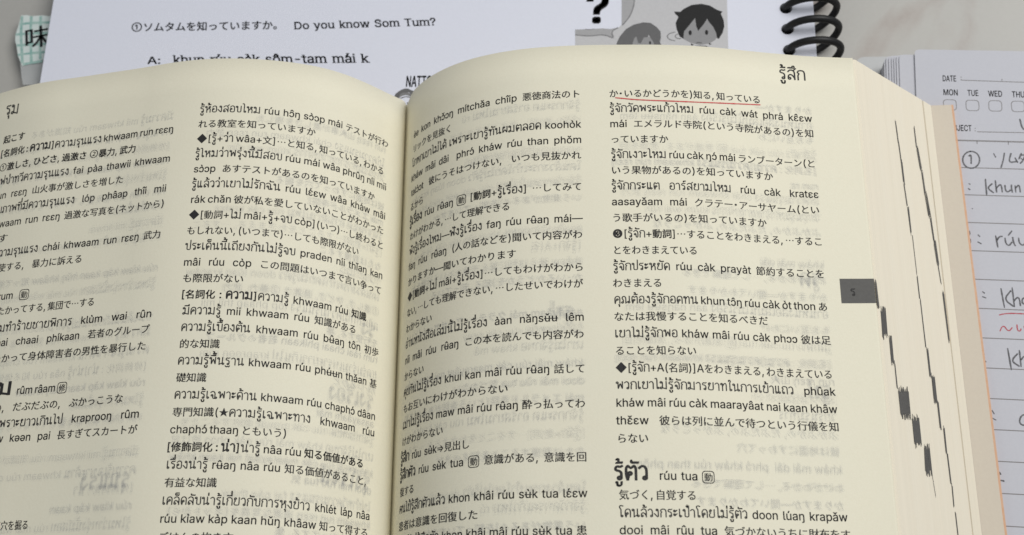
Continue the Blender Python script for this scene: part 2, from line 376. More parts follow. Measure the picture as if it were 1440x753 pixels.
def stroke(pts, w, taper=True):
    """flat pen or pencil stroke along a polyline, slightly uneven"""
    P = [np.array(p, float) for p in pts]; D = []
    if len(P) > 2:                          # smooth the corners a little
        for _ in range(2):
            Q = [P[0]]
            for a, b in zip(P, P[1:]): Q += [a * .75 + b * .25, a * .25 + b * .75]
            Q.append(P[-1]); P = Q
    Q = [P[0]]
    for a, b in zip(P, P[1:]):
        n = max(1, int(np.linalg.norm(b - a) / (w * 1.6)))
        for j in range(1, n + 1): Q.append(a + (b - a) * j / n)
    P = Q; n = len(P); V = []
    for i in range(n):
        t = P[min(i + 1, n - 1)] - P[max(i - 1, 0)]; t = t / (np.linalg.norm(t) + 1e-9); nn = np.array([-t[1], t[0]])
        h = w / 2 * (1 + random.uniform(-.18, .18)) * (0.7 if taper and i in (0, n - 1) else 1)
        V += [P[i] + nn * h, P[i] - nn * h]
    T = []
    for i in range(n - 1): T += [(2 * i, 2 * i + 1, 2 * i + 3), (2 * i, 2 * i + 3, 2 * i + 2)]
    return np.array(V), np.array(T)
def join(parts):
    vs = []; ts = []; n = 0
    for V, T in parts: vs.append(V); ts.append(T + n); n += len(V)
    return np.concatenate(vs), np.concatenate(ts)
def on_plane(V, z): return np.column_stack([V, np.full(len(V), z)])
def set_on(V, p0, p1):
    """turn and place laid-out text so that its base line runs from p0 towards p1"""
    a = math.atan2(p1[1] - p0[1], p1[0] - p0[0]); c, s = math.cos(a), math.sin(a)
    return np.column_stack([p0[0] + V[:, 0] * c - V[:, 1] * s, p0[1] + V[:, 0] * s + V[:, 1] * c])
def dist(a, b): return math.hypot(a[0] - b[0], a[1] - b[1])
def flat_print(name, V, T, z, m, parent, label=None):
    return mesh(name, on_plane(V, z), T, m, parent, False, label)
def poly2d(pts):
    """triangulate a simple outline"""
    from mathutils.geometry import tessellate_polygon
    return np.array(pts, float), np.array([list(t) for t in tessellate_polygon([[Vector((x, y, 0)) for x, y in pts]])])
def ellipse(cx, cy, rx, ry, n=20): return [(cx + rx * math.cos(2 * math.pi * i / n), cy + ry * math.sin(2 * math.pi * i / n)) for i in range(n)]


# ---------------------------------------------------------------- measured data (mm on the paper)

PHI_L = [1.8109, 0.8604, 0.9384, 0.8348, 0.412, 0.1071, -0.2547, -0.1582, -0.5134]
PHI_R = [1.1266, 1.2562, 0.9748, 0.7455, 0.3911, 0.0595, -0.0828, -0.2874, -0.1426]

# column, start across the page, start down the page, end across, end down, text, size
LINES = [
  ("LR", 52.56, 13.38, 7.02, 13.91, "รู้ห้องสอบไหม rúu hɔ̂ŋ sɔ̀ɔp mái テストが行わ", 1),
  ("LR", 52.63, 16.99, 26.7, 17.3, "れる教室を知っていますか", 1),
  ("LR", 52.64, 20.61, 8.12, 21.14, "◆[รู้+ว่า wâa+文]…と知る, 知っている, わかる", 1),
  ("LR", 52.65, 24.22, 7.04, 24.77, "รู้ไหมว่าพรุ่งนี้มีสอบ rúu mái wâa phrûŋ níi mii", 1),
  ("LR", 52.65, 27.83, 10.36, 28.34, "sɔ̀ɔp あすテストがあるのを知っていますか", 1),
  ("LR", 52.73, 31.44, 6.95, 32.0, "รู้แล้วว่าเขาไม่รักฉัน rúu lɛ́ɛw wâa kháw mâi", 1),
  ("LR", 52.65, 35.05, 7.36, 35.6, "rák chǎn 彼が私を愛していないことがわかった", 1),
  ("LR", 52.73, 38.66, 7.31, 39.21, "◆[動詞+ไม่ mâi+รู้+จบ còp](いつ)…し終わると", 1),
  ("LR", 52.81, 42.27, 14.27, 42.73, "もしれない, (いつまで)…しても際限がない", 1),
  ("LR", 52.81, 45.88, 7.05, 46.41, "ประเด็นนี้เถียงกันไม่รู้จบ praden níi thǐaŋ kan", 1),
  ("LR", 52.81, 49.48, 7.29, 50.01, "mâi rúu còp この問題はいつまで言い争って", 1),
  ("LR", 52.67, 53.09, 39.85, 53.23, "も際限がない", 1),
  ("LR", 52.68, 56.69, 11.2, 57.15, "{[名詞化：}*ความ*{]}ความรู้ khwaam rúu {知識}", 1),
  ("LR", 51.99, 60.3, 14.05, 60.71, "มีความรู้ mii khwaam rúu 知識がある", 1),
  ("LR", 51.96, 63.9, 7.19, 64.36, "ความรู้เบื้องต้น khwaam rúu bʉ̂aŋ tôn 初歩", 1),
  ("LR", 51.98, 67.5, None, 67.68, "的な知識", 1),
  ("LR", 51.98, 71.1, 7.35, 71.52, "ความรู้พื้นฐาน khwaam rúu phʉ́ʉn thǎan 基", 1),
  ("LR", 51.99, 74.7, None, 74.86, "礎知識", 1),
  ("LR", 52.04, 78.3, 7.41, 78.67, "ความรู้เฉพาะด้าน khwaam rúu chaphɔ́ dâan", 1),
  ("LR", 52.12, 81.9, 7.43, 82.24, "専門知識(★ความรู้เฉพาะทาง khwaam rúu", 1),
  ("LR", 52.26, 85.5, 28.85, 85.66, "chaphɔ́ thaaŋ ともいう)", 1),
  ("LR", 52.63, 89.09, 10.28, 89.36, "{[修飾詞化：}*น่า*{]}น่ารู้ nâa rúu {知る価値がある}", 1),
  ("LR", 52.3, 92.69, 9.17, 92.93, "เรื่องน่ารู้ rʉ̂aŋ nâa rúu 知る価値があること,", 1),
  ("LR", 52.33, 96.28, None, 96.37, "有益な知識", 1),
  ("LR", 52.42, 99.88, 7.76, 100.05, "เคล็ดลับน่ารู้เกี่ยวกับการหุงข้าว khlét láp nâa", 1),
  ("LR", 52.5, 103.47, 8.19, 103.6, "rúu kìaw kàp kaan hǔŋ khâaw 知って得する", 1),
  ("LR", 52.5, 107.07, None, 107.12, "ごはんの炊き方", 1),
  ("RL", 9.06, 12.96, 53.46, 12.71, "èe kon khɔ̌ɔŋ mítchǎa chîip 悪徳商法のト", 1),
  ("RL", 8.89, 16.57, 23.34, 16.51, "リックを見抜く", 1),
  ("RL", 8.73, 20.19, 53.75, 20.01, "โกหกเขาไม่ได้ เพราะเขารู้ทันผมตลอด koohòk", 1),
  ("RL", 8.51, 23.8, 53.7, 23.66, "kháw mâi dâi  phrɔ́ kháw rúu than phǒm", 1),
  ("RL", 8.73, 27.41, 53.66, 27.3, "talɔ̀ɔt 彼にうそはつけない, いつも見抜かれ", 1),
  ("RL", 8.51, 31.02, None, 30.99, "るから", 1),
  ("RL", 8.46, 34.62, 53.56, 34.57, "*รู้เรื่อง* rúu rʉ̂aŋ ⟦動⟧ [{動詞}+รู้เรื่อง] …してみて", 1),
  ("RL", 8.92, 38.22, 38.31, 38.21, "わけがわかる, …して理解できる", 1),
  ("RL", 8.92, 41.82, 53.81, 41.82, "ฟังรู้เรื่องไหม—ฟังรู้เรื่อง faŋ rúu rʉ̂aŋ mái—", 1),
  ("RL", 8.76, 45.42, 53.64, 45.45, "faŋ rúu rʉ̂aŋ (人の話などを)聞いて内容がわ", 1),
  ("RL", 8.76, 49.01, 39.8, 49.05, "かりますか—聞いてわかります", 1),
  ("RL", 8.76, 52.6, 53.66, 52.68, "◆[{動詞}+ไม่ mâi+รู้เรื่อง]…してもわけがわから", 1),
  ("RL", 8.75, 56.19, 53.68, 56.29, "ない, …しても理解できない, …したせいでわけが", 1),
  ("RL", 8.61, 59.77, None, 59.82, "わからない", 1),
  ("RL", 8.61, 63.36, 53.7, 63.49, "อ่านหนังสือเล่มนี้ไม่รู้เรื่อง àan nǎŋsʉ̌ʉ lêm", 1),
  ("RL", 8.6, 66.93, 53.65, 67.09, "níi mâi rúu rʉ̂aŋ この本を読んでも内容がわ", 1),
  ("RL", 8.5, 70.51, None, 70.58, "からない", 1),
  ("RL", 8.5, 74.08, 53.69, 74.28, "คุยกันไม่รู้เรื่อง khui kan mâi rúu rʉ̂aŋ 話して", 1),
  ("RL", 8.62, 77.65, 38.17, 77.79, "もお互いにわけがわからない", 1),
  ("RL", 8.62, 81.22, 53.71, 81.44, "เมาไม่รู้เรื่อง maw mâi rúu rʉ̂aŋ 酔っ払ってわ", 1),
  ("RL", 8.62, 84.79, None, 84.88, "けがわからない", 1),
  ("RL", 8.09, 88.35, 29.94, 88.47, "*รู้สึก* rúu sʉ̀k⇒見出し", 1),
  ("RL", 8.0, 91.91, 53.81, 92.17, "*รู้สึกตัว* rúu sʉ̀k tua ⟦動⟧ 意識がある, 意識を回", 1),
  ("RL", 8.36, 95.46, None, 95.57, "復する", 1),
  ("RL", 8.36, 99.02, 53.92, 99.3, "คนไข้รู้สึกตัวแล้ว khon khâi rúu sʉ̀k tua lɛ́ɛw", 1),
  ("RL", 8.31, 102.57, 32.09, 102.72, "患者は意識を回復した", 1),
  ("RL", 8.31, 106.17, 53.72, 106.46, "คนไข้ไม่รู้สึกตัว khon khâi mâi rúu sʉ̀k tua 患", 1),
  ("RR", 59.82, 12.78, 93.0, 12.74, "か・いるかどうかを)知る, 知っている", 1),
  ("RR", 59.82, 16.43, 104.64, 16.34, "รู้จักวัดพระแก้วไหม rúu càk wát phrá kɛ̂ɛw", 1),
  ("RR", 59.82, 20.08, 104.62, 19.94, "mái エメラルド寺院(という寺院があるの)を知", 1),
  ("RR", 59.86, 23.73, 72.22, 23.68, "っていますか", 1),
  ("RR", 59.92, 27.37, 104.31, 27.16, "รู้จักเงาะไหม rúu càk ŋɔ́ mái ランブーターン(と", 1),
  ("RR", 59.86, 31.01, 94.9, 30.82, "いう果物があるの)を知っていますか", 1),
  ("RR", 59.84, 34.64, 104.63, 34.38, "รู้จักกระแต อาร์สยามไหม rúu càk kratɛɛ", 1),
  ("RR", 59.84, 38.27, 104.49, 37.99, "aasayǎam mái クラテー・アーサヤーム(とい", 1),
  ("RR", 59.81, 41.89, 92.8, 41.67, "う歌手がいるの)を知っていますか", 1),
  ("RR", 59.81, 45.51, 104.45, 45.21, "❸[รู้จัก+{動詞}]…することをわきまえる, …するこ", 1),
  ("RR", 59.81, 49.13, 77.19, 49.01, "とをわきまえている", 1),
  ("RR", 59.81, 52.74, 104.4, 52.43, "รู้จักประหยัด rúu càk prayàt 節約することを", 1),
  ("RR", 59.69, 56.35, 69.58, 56.28, "わきまえる", 1),
  ("RR", 59.88, 59.95, 104.5, 59.66, "คุณต้องรู้จักอดทน khun tɔ̂ŋ rúu càk òt thon あ", 1),
  ("RR", 59.73, 63.55, 91.66, 63.35, "なたは我慢することを知るべきだ", 1),
  ("RR", 59.85, 67.15, 104.71, 66.89, "เขาไม่รู้จักพอ kháw mâi rúu càk phɔɔ 彼は足", 1),
  ("RR", 59.83, 70.74, 76.12, 70.65, "ることを知らない", 1),
  ("RR", 59.83, 74.33, 104.3, 74.12, "◆[รู้จัก+A(名詞)]Aをわきまえる, わきまえている", 1),
  ("RR", 59.83, 77.91, 104.8, 77.74, "พวกเขาไม่รู้จักมารยาทในการเข้าแถว phûak", 1),
  ("RR", 59.75, 81.49, 104.85, 81.36, "kháw mâi rúu càk maarayâat nai kaan khâw", 1),
  ("RR", 59.75, 85.06, 104.79, 84.98, "thɛ̌ɛw 彼らは列に並んで待つという行儀を知", 1),
  ("RR", 59.77, 88.64, 65.91, 88.63, "らない", 1),
  ("LL", 103.49, 13.88, 97.08, 13.9, "{起こす}", 1),
  ("LL", 103.84, 17.46, 58.42, 17.56, "{[名詞化：}*ความ*{]}ความรุนแรง khwaam run rɛɛŋ", 1),
  ("LL", 103.49, 21.05, 67.42, 21.13, "①{激しさ}, {ひどさ}, {過激さ} ②{暴力}, {武力}", 1),
  ("LL", 103.49, 24.63, 58.45, 24.73, "ไฟป่าทวีความรุนแรง fai pàa thawii khwaam", 1),
  ("LL", 103.49, 28.21, 69.73, 28.28, "run rɛɛŋ 山火事が激しさを増した", 1),
  ("LL", 103.49, 31.79, 58.57, 31.89, "ลบภาพที่มีความรุนแรง lóp phâap thîi mii", 1),
  ("LL", 103.49, 35.37, 58.75, 35.47, "khwaam run rɛɛŋ 過激な写真を(ネットから)", 1),
  ("LL", 103.49, 38.95, 97.88, 38.96, "消す", 1),
  ("LL", 103.49, 42.53, 58.73, 42.63, "ใช้ความรุนแรง chái khwaam run rɛɛŋ 武力", 1),
  ("LL", 103.49, 46.11, 77.73, 46.17, "を行使する, 暴力に訴える", 1),
  ("RR", 97.83, 6.25, 104.39, 6.09, "รู้สึก", 1.55),
  ("RR", 59.02, 95.98, None, 95.98, "#รู้ตัว#", 1),
  ("RR", 67.8, 95.97, 78.64, 95.98, "rúu tua ⟦動⟧", 1),
  ("RR", 59.94, 99.69, 74.76, 99.71, "気づく, 自覚する", 1),
  ("RR", 59.86, 103.17, 105.06, 102.99, "โดนล้วงกระเป๋าโดยไม่รู้ตัว doon lúaŋ krapǎw", 1),
  ("RR", 59.88, 106.44, 105.34, 106.39, "dooi mâi rûu tua 気づかないうちに財布をす", 1),
  ("LL", 104.35, 6.34, 99.78, 6.81, "รุม", 1.55),
  ("LL", 102.42, 52.95, 89.92, 53.05, "รุม rum ⟦動⟧", 1),
  ("LL", 103.49, 56.4, 73.2, 56.5, "寄ってたかってする, 集団で…する", 1),
  ("LL", 103.49, 60.43, 58.85, 60.53, "วัยรุ่นรุมทำร้ายชายพิการ klùm wai rûn", 1),
  ("LL", 103.49, 63.76, 58.87, 63.86, "rum ráai chaai phíkaan 若者のグループ", 1),
  ("LL", 103.49, 67.4, 59.38, 67.5, "よってたかって身体障害者の男性を暴行した", 1),
  ("LL", 89.5, 74.93, 77.3, 74.93, "rûm râam ⟦修⟧", 1),
  ("LL", 108.48, 74.8, 90.98, 74.8, "#รุ่มร่าม#", 1),
  ("LL", 103.49, 78.41, 63.24, 78.51, "ぶかぶかの, だぶだぶの, ぶかっこうな", 1),
  ("LL", 103.49, 81.91, 59.23, 82.01, "ชุดรุ่มร่ามเพราะยาวเกินไป kraprooŋ rûm", 1),
  ("LL", 103.49, 85.11, 59.2, 85.21, "râam yaaw kəən pai 長すぎてスカートが", 1),
  ("LL", 103.49, 103.31, 82.41, 103.41, "彼は地面にすわって穴を掘る", 1),
]

UNDERLINE = [[61.12, 13.0], [66.45, 13.67], [75.21, 13.84], [83.54, 13.68], [93.09, 13.14]]
TAB = [[107.66, 52.59], [107.73, 57.99]]

MARKS = [
  [[1.266, 58.735], [3.338, 58.247], [3.099, 64.366], [1.046, 64.818]],
  [[3.549, 64.375], [4.655, 64.132], [4.508, 69.742], [3.465, 69.956]],
  [[4.619, 69.414], [4.949, 69.346], [5.001, 74.8], [4.618, 74.874]],
  [[5.056, 75.091], [9.099, 74.317], [8.968, 80.157], [5.093, 80.841]],
  [[9.341, 80.316], [12.141, 79.824], [12.12, 85.628], [9.286, 86.085]],
  [[12.922, 85.692], [15.126, 85.338], [15.073, 91.145], [12.413, 91.534]],
  [[23.416, 8.659], [23.805, 8.524], [23.899, 14.143], [23.448, 14.293]],
  [[23.545, 14.261], [24.352, 13.993], [25.05, 19.536], [24.149, 19.822]],
  [[24.567, 19.689], [25.211, 19.485], [25.539, 25.439], [24.834, 25.653]],
  [[24.907, 25.277], [26.062, 24.926], [26.741, 30.542], [25.494, 30.903]],
  [[26.1, 30.727], [26.741, 30.542], [27.083, 36.537], [26.446, 36.712]],
  [[26.446, 36.712], [27.53, 36.414], [27.844, 42.005], [26.892, 42.254]],
  [[27.114, 42.196], [27.463, 42.105], [27.905, 46.41], [27.588, 46.489]],
  [[27.782, 48.465], [28.54, 48.279], [28.598, 59.74], [28.037, 59.862]],
  [[15.312, 9.987], [15.686, 9.856], [15.977, 15.351], [15.574, 15.487]],
  [[15.698, 15.445], [16.071, 15.32], [16.339, 20.372], [15.968, 20.491]],
  [[15.975, 19.96], [16.595, 19.76], [16.697, 25.341], [16.051, 25.541]],
  [[16.082, 25.532], [16.451, 25.417], [16.887, 30.997], [16.489, 31.114]],
  [[16.612, 31.078], [17.286, 30.879], [17.306, 37.365], [16.819, 37.501]],
  [[17.392, 37.68], [17.605, 37.621], [17.694, 46.983], [17.513, 47.03]],
  [[17.46, 47.308], [17.822, 47.216], [17.868, 52.702], [17.509, 52.788]],
  [[17.748, 52.731], [18.048, 52.658], [18.215, 63.596], [17.86, 63.672]],
  [[18.245, 63.59], [18.928, 63.444], [18.948, 69.536], [18.27, 69.671]],
  [[19.114, 69.267], [20.389, 69.013], [20.342, 74.897], [18.989, 75.147]],
  [[20.211, 74.844], [20.831, 74.729], [20.817, 80.912], [20.231, 81.011]],
  [[21.592, 80.32], [22.153, 80.224], [22.042, 85.671], [21.515, 85.754]],
  [[21.872, 86.077], [22.312, 86.009], [22.462, 92.014], [21.996, 92.08]],
  [[22.397, 92.323], [22.747, 92.273], [22.548, 96.909], [22.2, 96.954]],
  [[22.52, 98.092], [22.867, 98.048], [22.885, 103.172], [22.54, 103.211]],
  [[14.847, 91.178], [15.016, 91.154], [15.538, 95.923], [15.397, 95.942]],
]

HAND = [
  ("circled number one", "pencil", [[132.84, -11.72], [133.43, -11.76], [133.96, -11.99], [134.39, -12.4], [134.68, -12.96], [134.79, -13.59], [134.73, -14.26], [134.49, -14.89], [134.1, -15.43], [133.6, -15.83], [133.03, -16.06], [132.44, -16.08], [131.88, -15.91], [131.41, -15.55], [131.08, -15.04], [130.91, -14.42], [130.91, -13.76], [131.09, -13.11], [131.44, -12.53], [131.91, -12.08], [132.47, -11.8], [133.07, -11.71]]),
  ("circled number one", "pencil", [[132.36, -12.97], [133.01, -12.44], [132.72, -15.0]]),
  ("katakana", "pencil", [[138.14, -12.41], [138.52, -13.53]]),
  ("katakana", "pencil", [[140.64, -12.36], [140.1, -14.43], [139.36, -16.23]]),
  ("katakana", "pencil", [[142.14, -12.49], [141.23, -14.95], [143.16, -14.73]]),
  ("katakana", "pencil", [[142.84, -13.69], [143.38, -15.03]]),
  ("katakana", "pencil", [[144.49, -12.58], [143.68, -14.2]]),
  ("katakana", "pencil", [[144.36, -13.12], [145.4, -13.05], [144.56, -14.6], [143.83, -15.3]]),
  ("katakana", "pencil", [[144.11, -13.85], [144.68, -14.42]]),
  ("a", "pencil", [[131.57, -19.95], [131.99, -20.22]]),
  ("a", "pencil", [[131.3, -21.2], [131.77, -21.58]]),
  ("a", "pencil", [[130.0, -20.73], [130.05, -22.06]]),
  ("khun", "pencil", [[135.5, -18.89], [135.32, -23.14]]),
  ("khun", "pencil", [[136.96, -20.14], [135.61, -21.25], [136.99, -22.55]]),
  ("khun", "pencil", [[137.7, -19.33], [137.64, -22.5]]),
  ("khun", "pencil", [[137.75, -21.36], [138.53, -20.45], [138.95, -20.68], [138.92, -22.48]]),
  ("khun", "pencil", [[139.73, -20.59], [139.68, -22.04], [140.2, -22.48], [140.91, -21.9]]),
  ("khun", "pencil", [[141.24, -20.54], [141.09, -21.54], [141.21, -22.63]]),
  ("khun", "pencil", [[142.01, -20.78], [141.97, -22.65]]),
  ("khun", "pencil", [[142.05, -21.5], [142.72, -20.74], [143.0, -21.07], [142.97, -22.61]]),
  ("dot", "pencil", [[131.66, -26.24], [131.73, -26.46]]),
  ("b", "pencil", [[129.42, -31.71], [130.27, -31.74], [130.52, -32.5], [129.86, -33.23], [130.43, -34.22], [130.12, -35.1], [129.41, -35.45]]),
  ("b", "pencil", [[132.17, -32.85], [132.62, -33.39]]),
  ("b", "pencil", [[131.9, -34.6], [132.75, -35.15]]),
  ("ruu", "pencil", [[136.12, -33.16], [136.27, -36.14]]),
  ("ruu", "pencil", [[136.25, -34.39], [136.93, -33.45], [137.67, -33.47]]),
  ("ruu", "pencil", [[138.14, -33.78], [138.13, -35.2], [138.79, -35.88], [139.59, -34.87]]),
  ("ruu", "pencil", [[139.87, -33.68], [139.85, -34.95], [140.23, -35.93]]),
  ("ruu", "pencil", [[138.91, -33.28], [139.93, -32.12]]),
  ("ruu", "pencil", [[141.16, -33.87], [141.15, -35.29], [141.91, -35.9], [142.69, -35.04]]),
  ("ruu", "pencil", [[143.02, -33.78], [143.08, -35.94]]),
  ("colon", "pencil", [[131.57, -46.69], [132.05, -47.21]]),
  ("colon", "pencil", [[131.4, -47.92], [132.25, -48.3]]),
  ("kha", "pencil", [[135.74, -46.04], [135.97, -50.74]]),
  ("kha", "pencil", [[137.9, -46.64], [136.09, -48.69], [137.98, -50.47]]),
  ("kha", "pencil", [[138.22, -45.92], [138.16, -50.61]]),
  ("kha", "pencil", [[138.28, -49.11], [139.13, -48.19], [139.51, -48.78], [139.5, -50.43]]),
  ("kha", "pencil", [[141.13, -48.53], [140.21, -48.51], [139.88, -49.58], [140.59, -50.17], [141.11, -48.71], [141.25, -50.15]]),
  ("underline", "red", [[134.54, -52.42], [135.9, -52.1], [138.05, -52.08], [141.62, -52.42]]),
  ("wave", "red", [[134.31, -56.23], [134.83, -55.17], [135.44, -55.05], [135.85, -55.98], [136.42, -56.2], [137.11, -55.37]]),
  ("wave", "red", [[138.18, -54.72], [138.12, -56.17], [138.7, -56.33], [138.97, -55.7]]),
  ("wave", "red", [[139.64, -55.11], [139.79, -56.0]]),
  ("wave", "red", [[129.81, -48.96], [129.81, -49.32]]),
  ("colon", "pencil", [[129.91, -60.97], [130.3, -61.54]]),
  ("colon", "pencil", [[129.71, -62.37], [130.48, -63.36]]),
  ("kh", "pencil", [[135.47, -60.18], [135.69, -65.28]]),
  ("kh", "pencil", [[137.52, -61.49], [135.82, -63.13], [137.54, -64.48]]),
  ("kh", "pencil", [[137.95, -60.69], [137.84, -64.63]]),
  ("kh", "pencil", [[137.98, -63.03], [138.74, -62.14], [139.16, -62.47], [139.1, -64.45]]),
  ("colon", "pencil", [[130.39, -74.27], [130.83, -75.19]]),
  ("colon", "pencil", [[130.18, -76.0], [131.08, -76.55]]),
  ("c", "pencil", [[137.99, -75.66], [137.07, -75.3], [136.22, -75.97], [135.88, -77.14], [136.49, -77.86], [137.75, -77.51]]),
  ("colon", "pencil", [[129.81, -87.89], [130.29, -87.99], [130.58, -88.56]]),
  ("colon", "pencil", [[129.85, -89.84], [130.52, -89.78], [131.19, -89.98]]),
  ("l", "pencil", [[145.23, -3.63], [145.5, -6.62], [146.86, -6.2]]),
]

TOON = [
  ("panel", "p", 0, [[52.24, 39.62], [78.61, 38.24], [77.92, 15.96], [40.15, 17.68], [40.24, 25.61], [44.64, 25.4], [49.28, 25.43], [51.14, 25.76], [51.93, 26.47]]),
  ("bubble", "p", 1, [[52.24, 39.62], [55.46, 39.45], [55.37, 33.65], [54.72, 30.44], [53.68, 28.35], [52.08, 26.36], [51.93, 26.47]]),
  ("outline", "s0.3", 2, [[55.52, 39.45], [55.43, 33.64], [54.78, 30.44], [53.74, 28.34], [52.08, 26.29]]),
  ("bubble", "p", 1, [[40.24, 25.68], [44.03, 25.61], [47.12, 25.67], [49.28, 25.36], [50.99, 25.77], [49.11, 24.58], [49.99, 22.56], [47.4, 23.96], [44.0, 23.59], [40.23, 24.19]]),
  ("outline", "s0.3", 2, [[40.23, 24.12], [43.99, 23.55], [47.4, 23.96], [50.08, 22.49], [49.14, 24.58], [51.02, 25.7]]),
  ("outline", "s0.2", 2, [[42.79, 25.67], [43.87, 25.4], [45.02, 25.63]]),
  ("skin", "p", 1, [[60.6, 18.49], [60.26, 16.7], [59.38, 15.22], [58.12, 14.27], [56.66, 13.98], [55.22, 14.4], [54.01, 15.46], [53.22, 17.02], [52.98, 18.84], [53.31, 20.63], [54.18, 22.13], [55.45, 23.11], [56.93, 23.4], [58.39, 22.97], [59.6, 21.88], [60.37, 20.3]]),
  ("hair2", "p", 2, [[50.34, 17.21], [50.58, 21.34], [51.39, 23.13], [52.98, 25.18], [54.86, 26.33], [57.34, 26.92], [59.18, 26.65], [60.68, 25.34], [61.56, 24.06], [61.59, 22.3], [61.3, 21.08], [61.67, 20.12], [61.61, 16.7], [60.4, 16.76], [59.77, 20.98], [58.9, 22.6], [58.62, 23.32], [58.29, 22.63], [57.37, 22.57], [56.56, 20.95], [55.88, 21.09], [55.54, 22.94], [55.07, 22.6], [54.57, 21.15], [54.0, 17.05]]),
  ("hair", "p", 3, [[59.1, 20.94], [59.07, 20.75], [59.01, 20.59], [58.93, 20.49], [58.84, 20.46], [58.74, 20.5], [58.67, 20.61], [58.62, 20.77], [58.61, 20.96], [58.63, 21.15], [58.69, 21.3], [58.77, 21.41], [58.87, 21.44], [58.96, 21.4], [59.03, 21.29], [59.08, 21.13]]),
  ("skin", "p", 1, [[67.12, 21.68], [67.22, 24.14], [68.99, 26.18], [70.28, 27.71], [73.32, 27.38], [75.03, 24.82], [75.57, 21.99], [74.85, 20.97], [73.6, 20.15], [71.15, 19.74], [68.75, 20.56]]),
  ("hair", "p", 2, [[65.13, 29.64], [66.67, 29.49], [67.62, 30.34], [69.51, 31.32], [71.98, 31.55], [74.1, 30.91], [75.87, 29.57], [77.13, 29.04], [76.68, 28.46], [77.31, 26.48], [77.34, 24.71], [76.86, 22.98], [75.83, 21.27], [75.39, 21.57], [75.25, 23.05], [74.58, 24.85], [73.58, 26.31], [73.25, 27.21], [72.33, 25.66], [70.87, 23.79], [70.47, 25.05], [70.27, 27.53], [68.97, 25.82], [67.36, 23.78], [67.13, 21.75], [66.24, 22.43], [65.56, 24.58], [65.38, 26.35], [66.15, 28.09], [65.41, 28.91]]),
  ("hair", "p", 3, [[69.27, 23.34], [69.22, 23.07], [69.13, 22.85], [68.99, 22.7], [68.84, 22.66], [68.69, 22.72], [68.57, 22.88], [68.49, 23.11], [68.47, 23.38], [68.52, 23.64], [68.61, 23.87], [68.75, 24.02], [68.9, 24.06], [69.05, 24.0], [69.17, 23.84], [69.25, 23.61]]),
  ("hair", "p", 3, [[73.32, 23.25], [73.27, 22.98], [73.18, 22.76], [73.04, 22.62], [72.89, 22.57], [72.74, 22.63], [72.62, 22.79], [72.54, 23.02], [72.53, 23.29], [72.57, 23.56], [72.66, 23.78], [72.8, 23.93], [72.95, 23.97], [73.1, 23.91], [73.22, 23.75], [73.3, 23.52]]),
  ("shade", "s0.25", 3, [[70.26, 20.34], [70.88, 20.56], [71.6, 20.28]]),
  ("outline", "p", 2, [[69.93, 19.66], [72.66, 19.53], [73.53, 18.76], [73.86, 16.14], [69.18, 16.35]]),
  ("hair", "p", 3, [[68.9, 20.34], [69.7, 19.88], [69.02, 19.7]]),
  ("hair", "p", 3, [[73.3, 20.27], [74.07, 19.89], [73.42, 19.71]]),
  ("hair", "p", 4, [[72.5, 19.4], [73.48, 18.87], [72.92, 18.69]]),
  ("outline", "s0.25", 2, [[65.16, 23.75], [63.68, 23.43], [63.04, 22.58], [63.67, 21.64], [65.06, 21.25]]),
  ("outline", "s0.25", 2, [[66.27, 23.31], [65.03, 22.84], [65.3, 21.95], [66.52, 21.78]]),
  ("hair2", "s1.0", 2, [[-4.78, 6.85], [-4.79, 8.11], [-4.34, 9.31], [-3.08, 10.2], [-1.53, 10.22], [-0.21, 9.27], [0.24, 7.9]]),
  ("outline", "s0.7", 2, [[-4.29, 7.82], [-3.6, 9.05], [-1.99, 9.43], [-0.42, 8.46]]),
  ("shade", "s0.25", 2, [[-4.46, 6.84], [-3.73, 5.68], [-2.96, 4.54], [-2.31, 3.17], [-1.28, 2.46]]),
  ("shade", "s0.25", 2, [[-3.57, 8.06], [-2.29, 8.54], [-1.06, 8.22]]),
  ("shade", "s0.35", 2, [[-3.34, 6.21], [-2.83, 6.59], [-2.14, 6.47]]),
  ("shade", "s0.3", 2, [[-1.9, 6.64], [-1.26, 6.88]]),
  ("outline", "s0.3", 2, [[-2.09, 6.29], [-2.25, 5.18], [-1.84, 4.85]]),
  ("shade", "s0.4", 2, [[-2.47, 4.29], [-1.95, 4.49], [-1.34, 4.29]]),
  ("outline", "s0.25", 2, [[-4.07, 7.49], [-3.75, 6.36], [-3.32, 5.53]]),
  ("outline", "s0.25", 2, [[-0.97, 7.95], [-0.69, 6.68], [-0.87, 4.9]]),
  ("outline", "s0.5", 2, [[-2.12, 3.52], [-1.62, 3.05], [-1.1, 3.21]]),
]

QMARK = (42.88, 27.52)

TAPE = [(-107.96, 39.52), (-108.18, 37.22), (-108.55, 34.86), (-108.76, 33.57), (-108.54, 31.75), (-107.98, 30.31), (-107.5, 28.58), (-107.16, 27.28), (-106.4, 25.76), (-105.54, 24.03), (-103.53, 24.57), (-100.59, 25.71), (-95.68, 26.55), (-96.95, 39.28), (-100.22, 38.88), (-102.03, 39.23), (-105.15, 39.12), (-106.39, 39.53)]

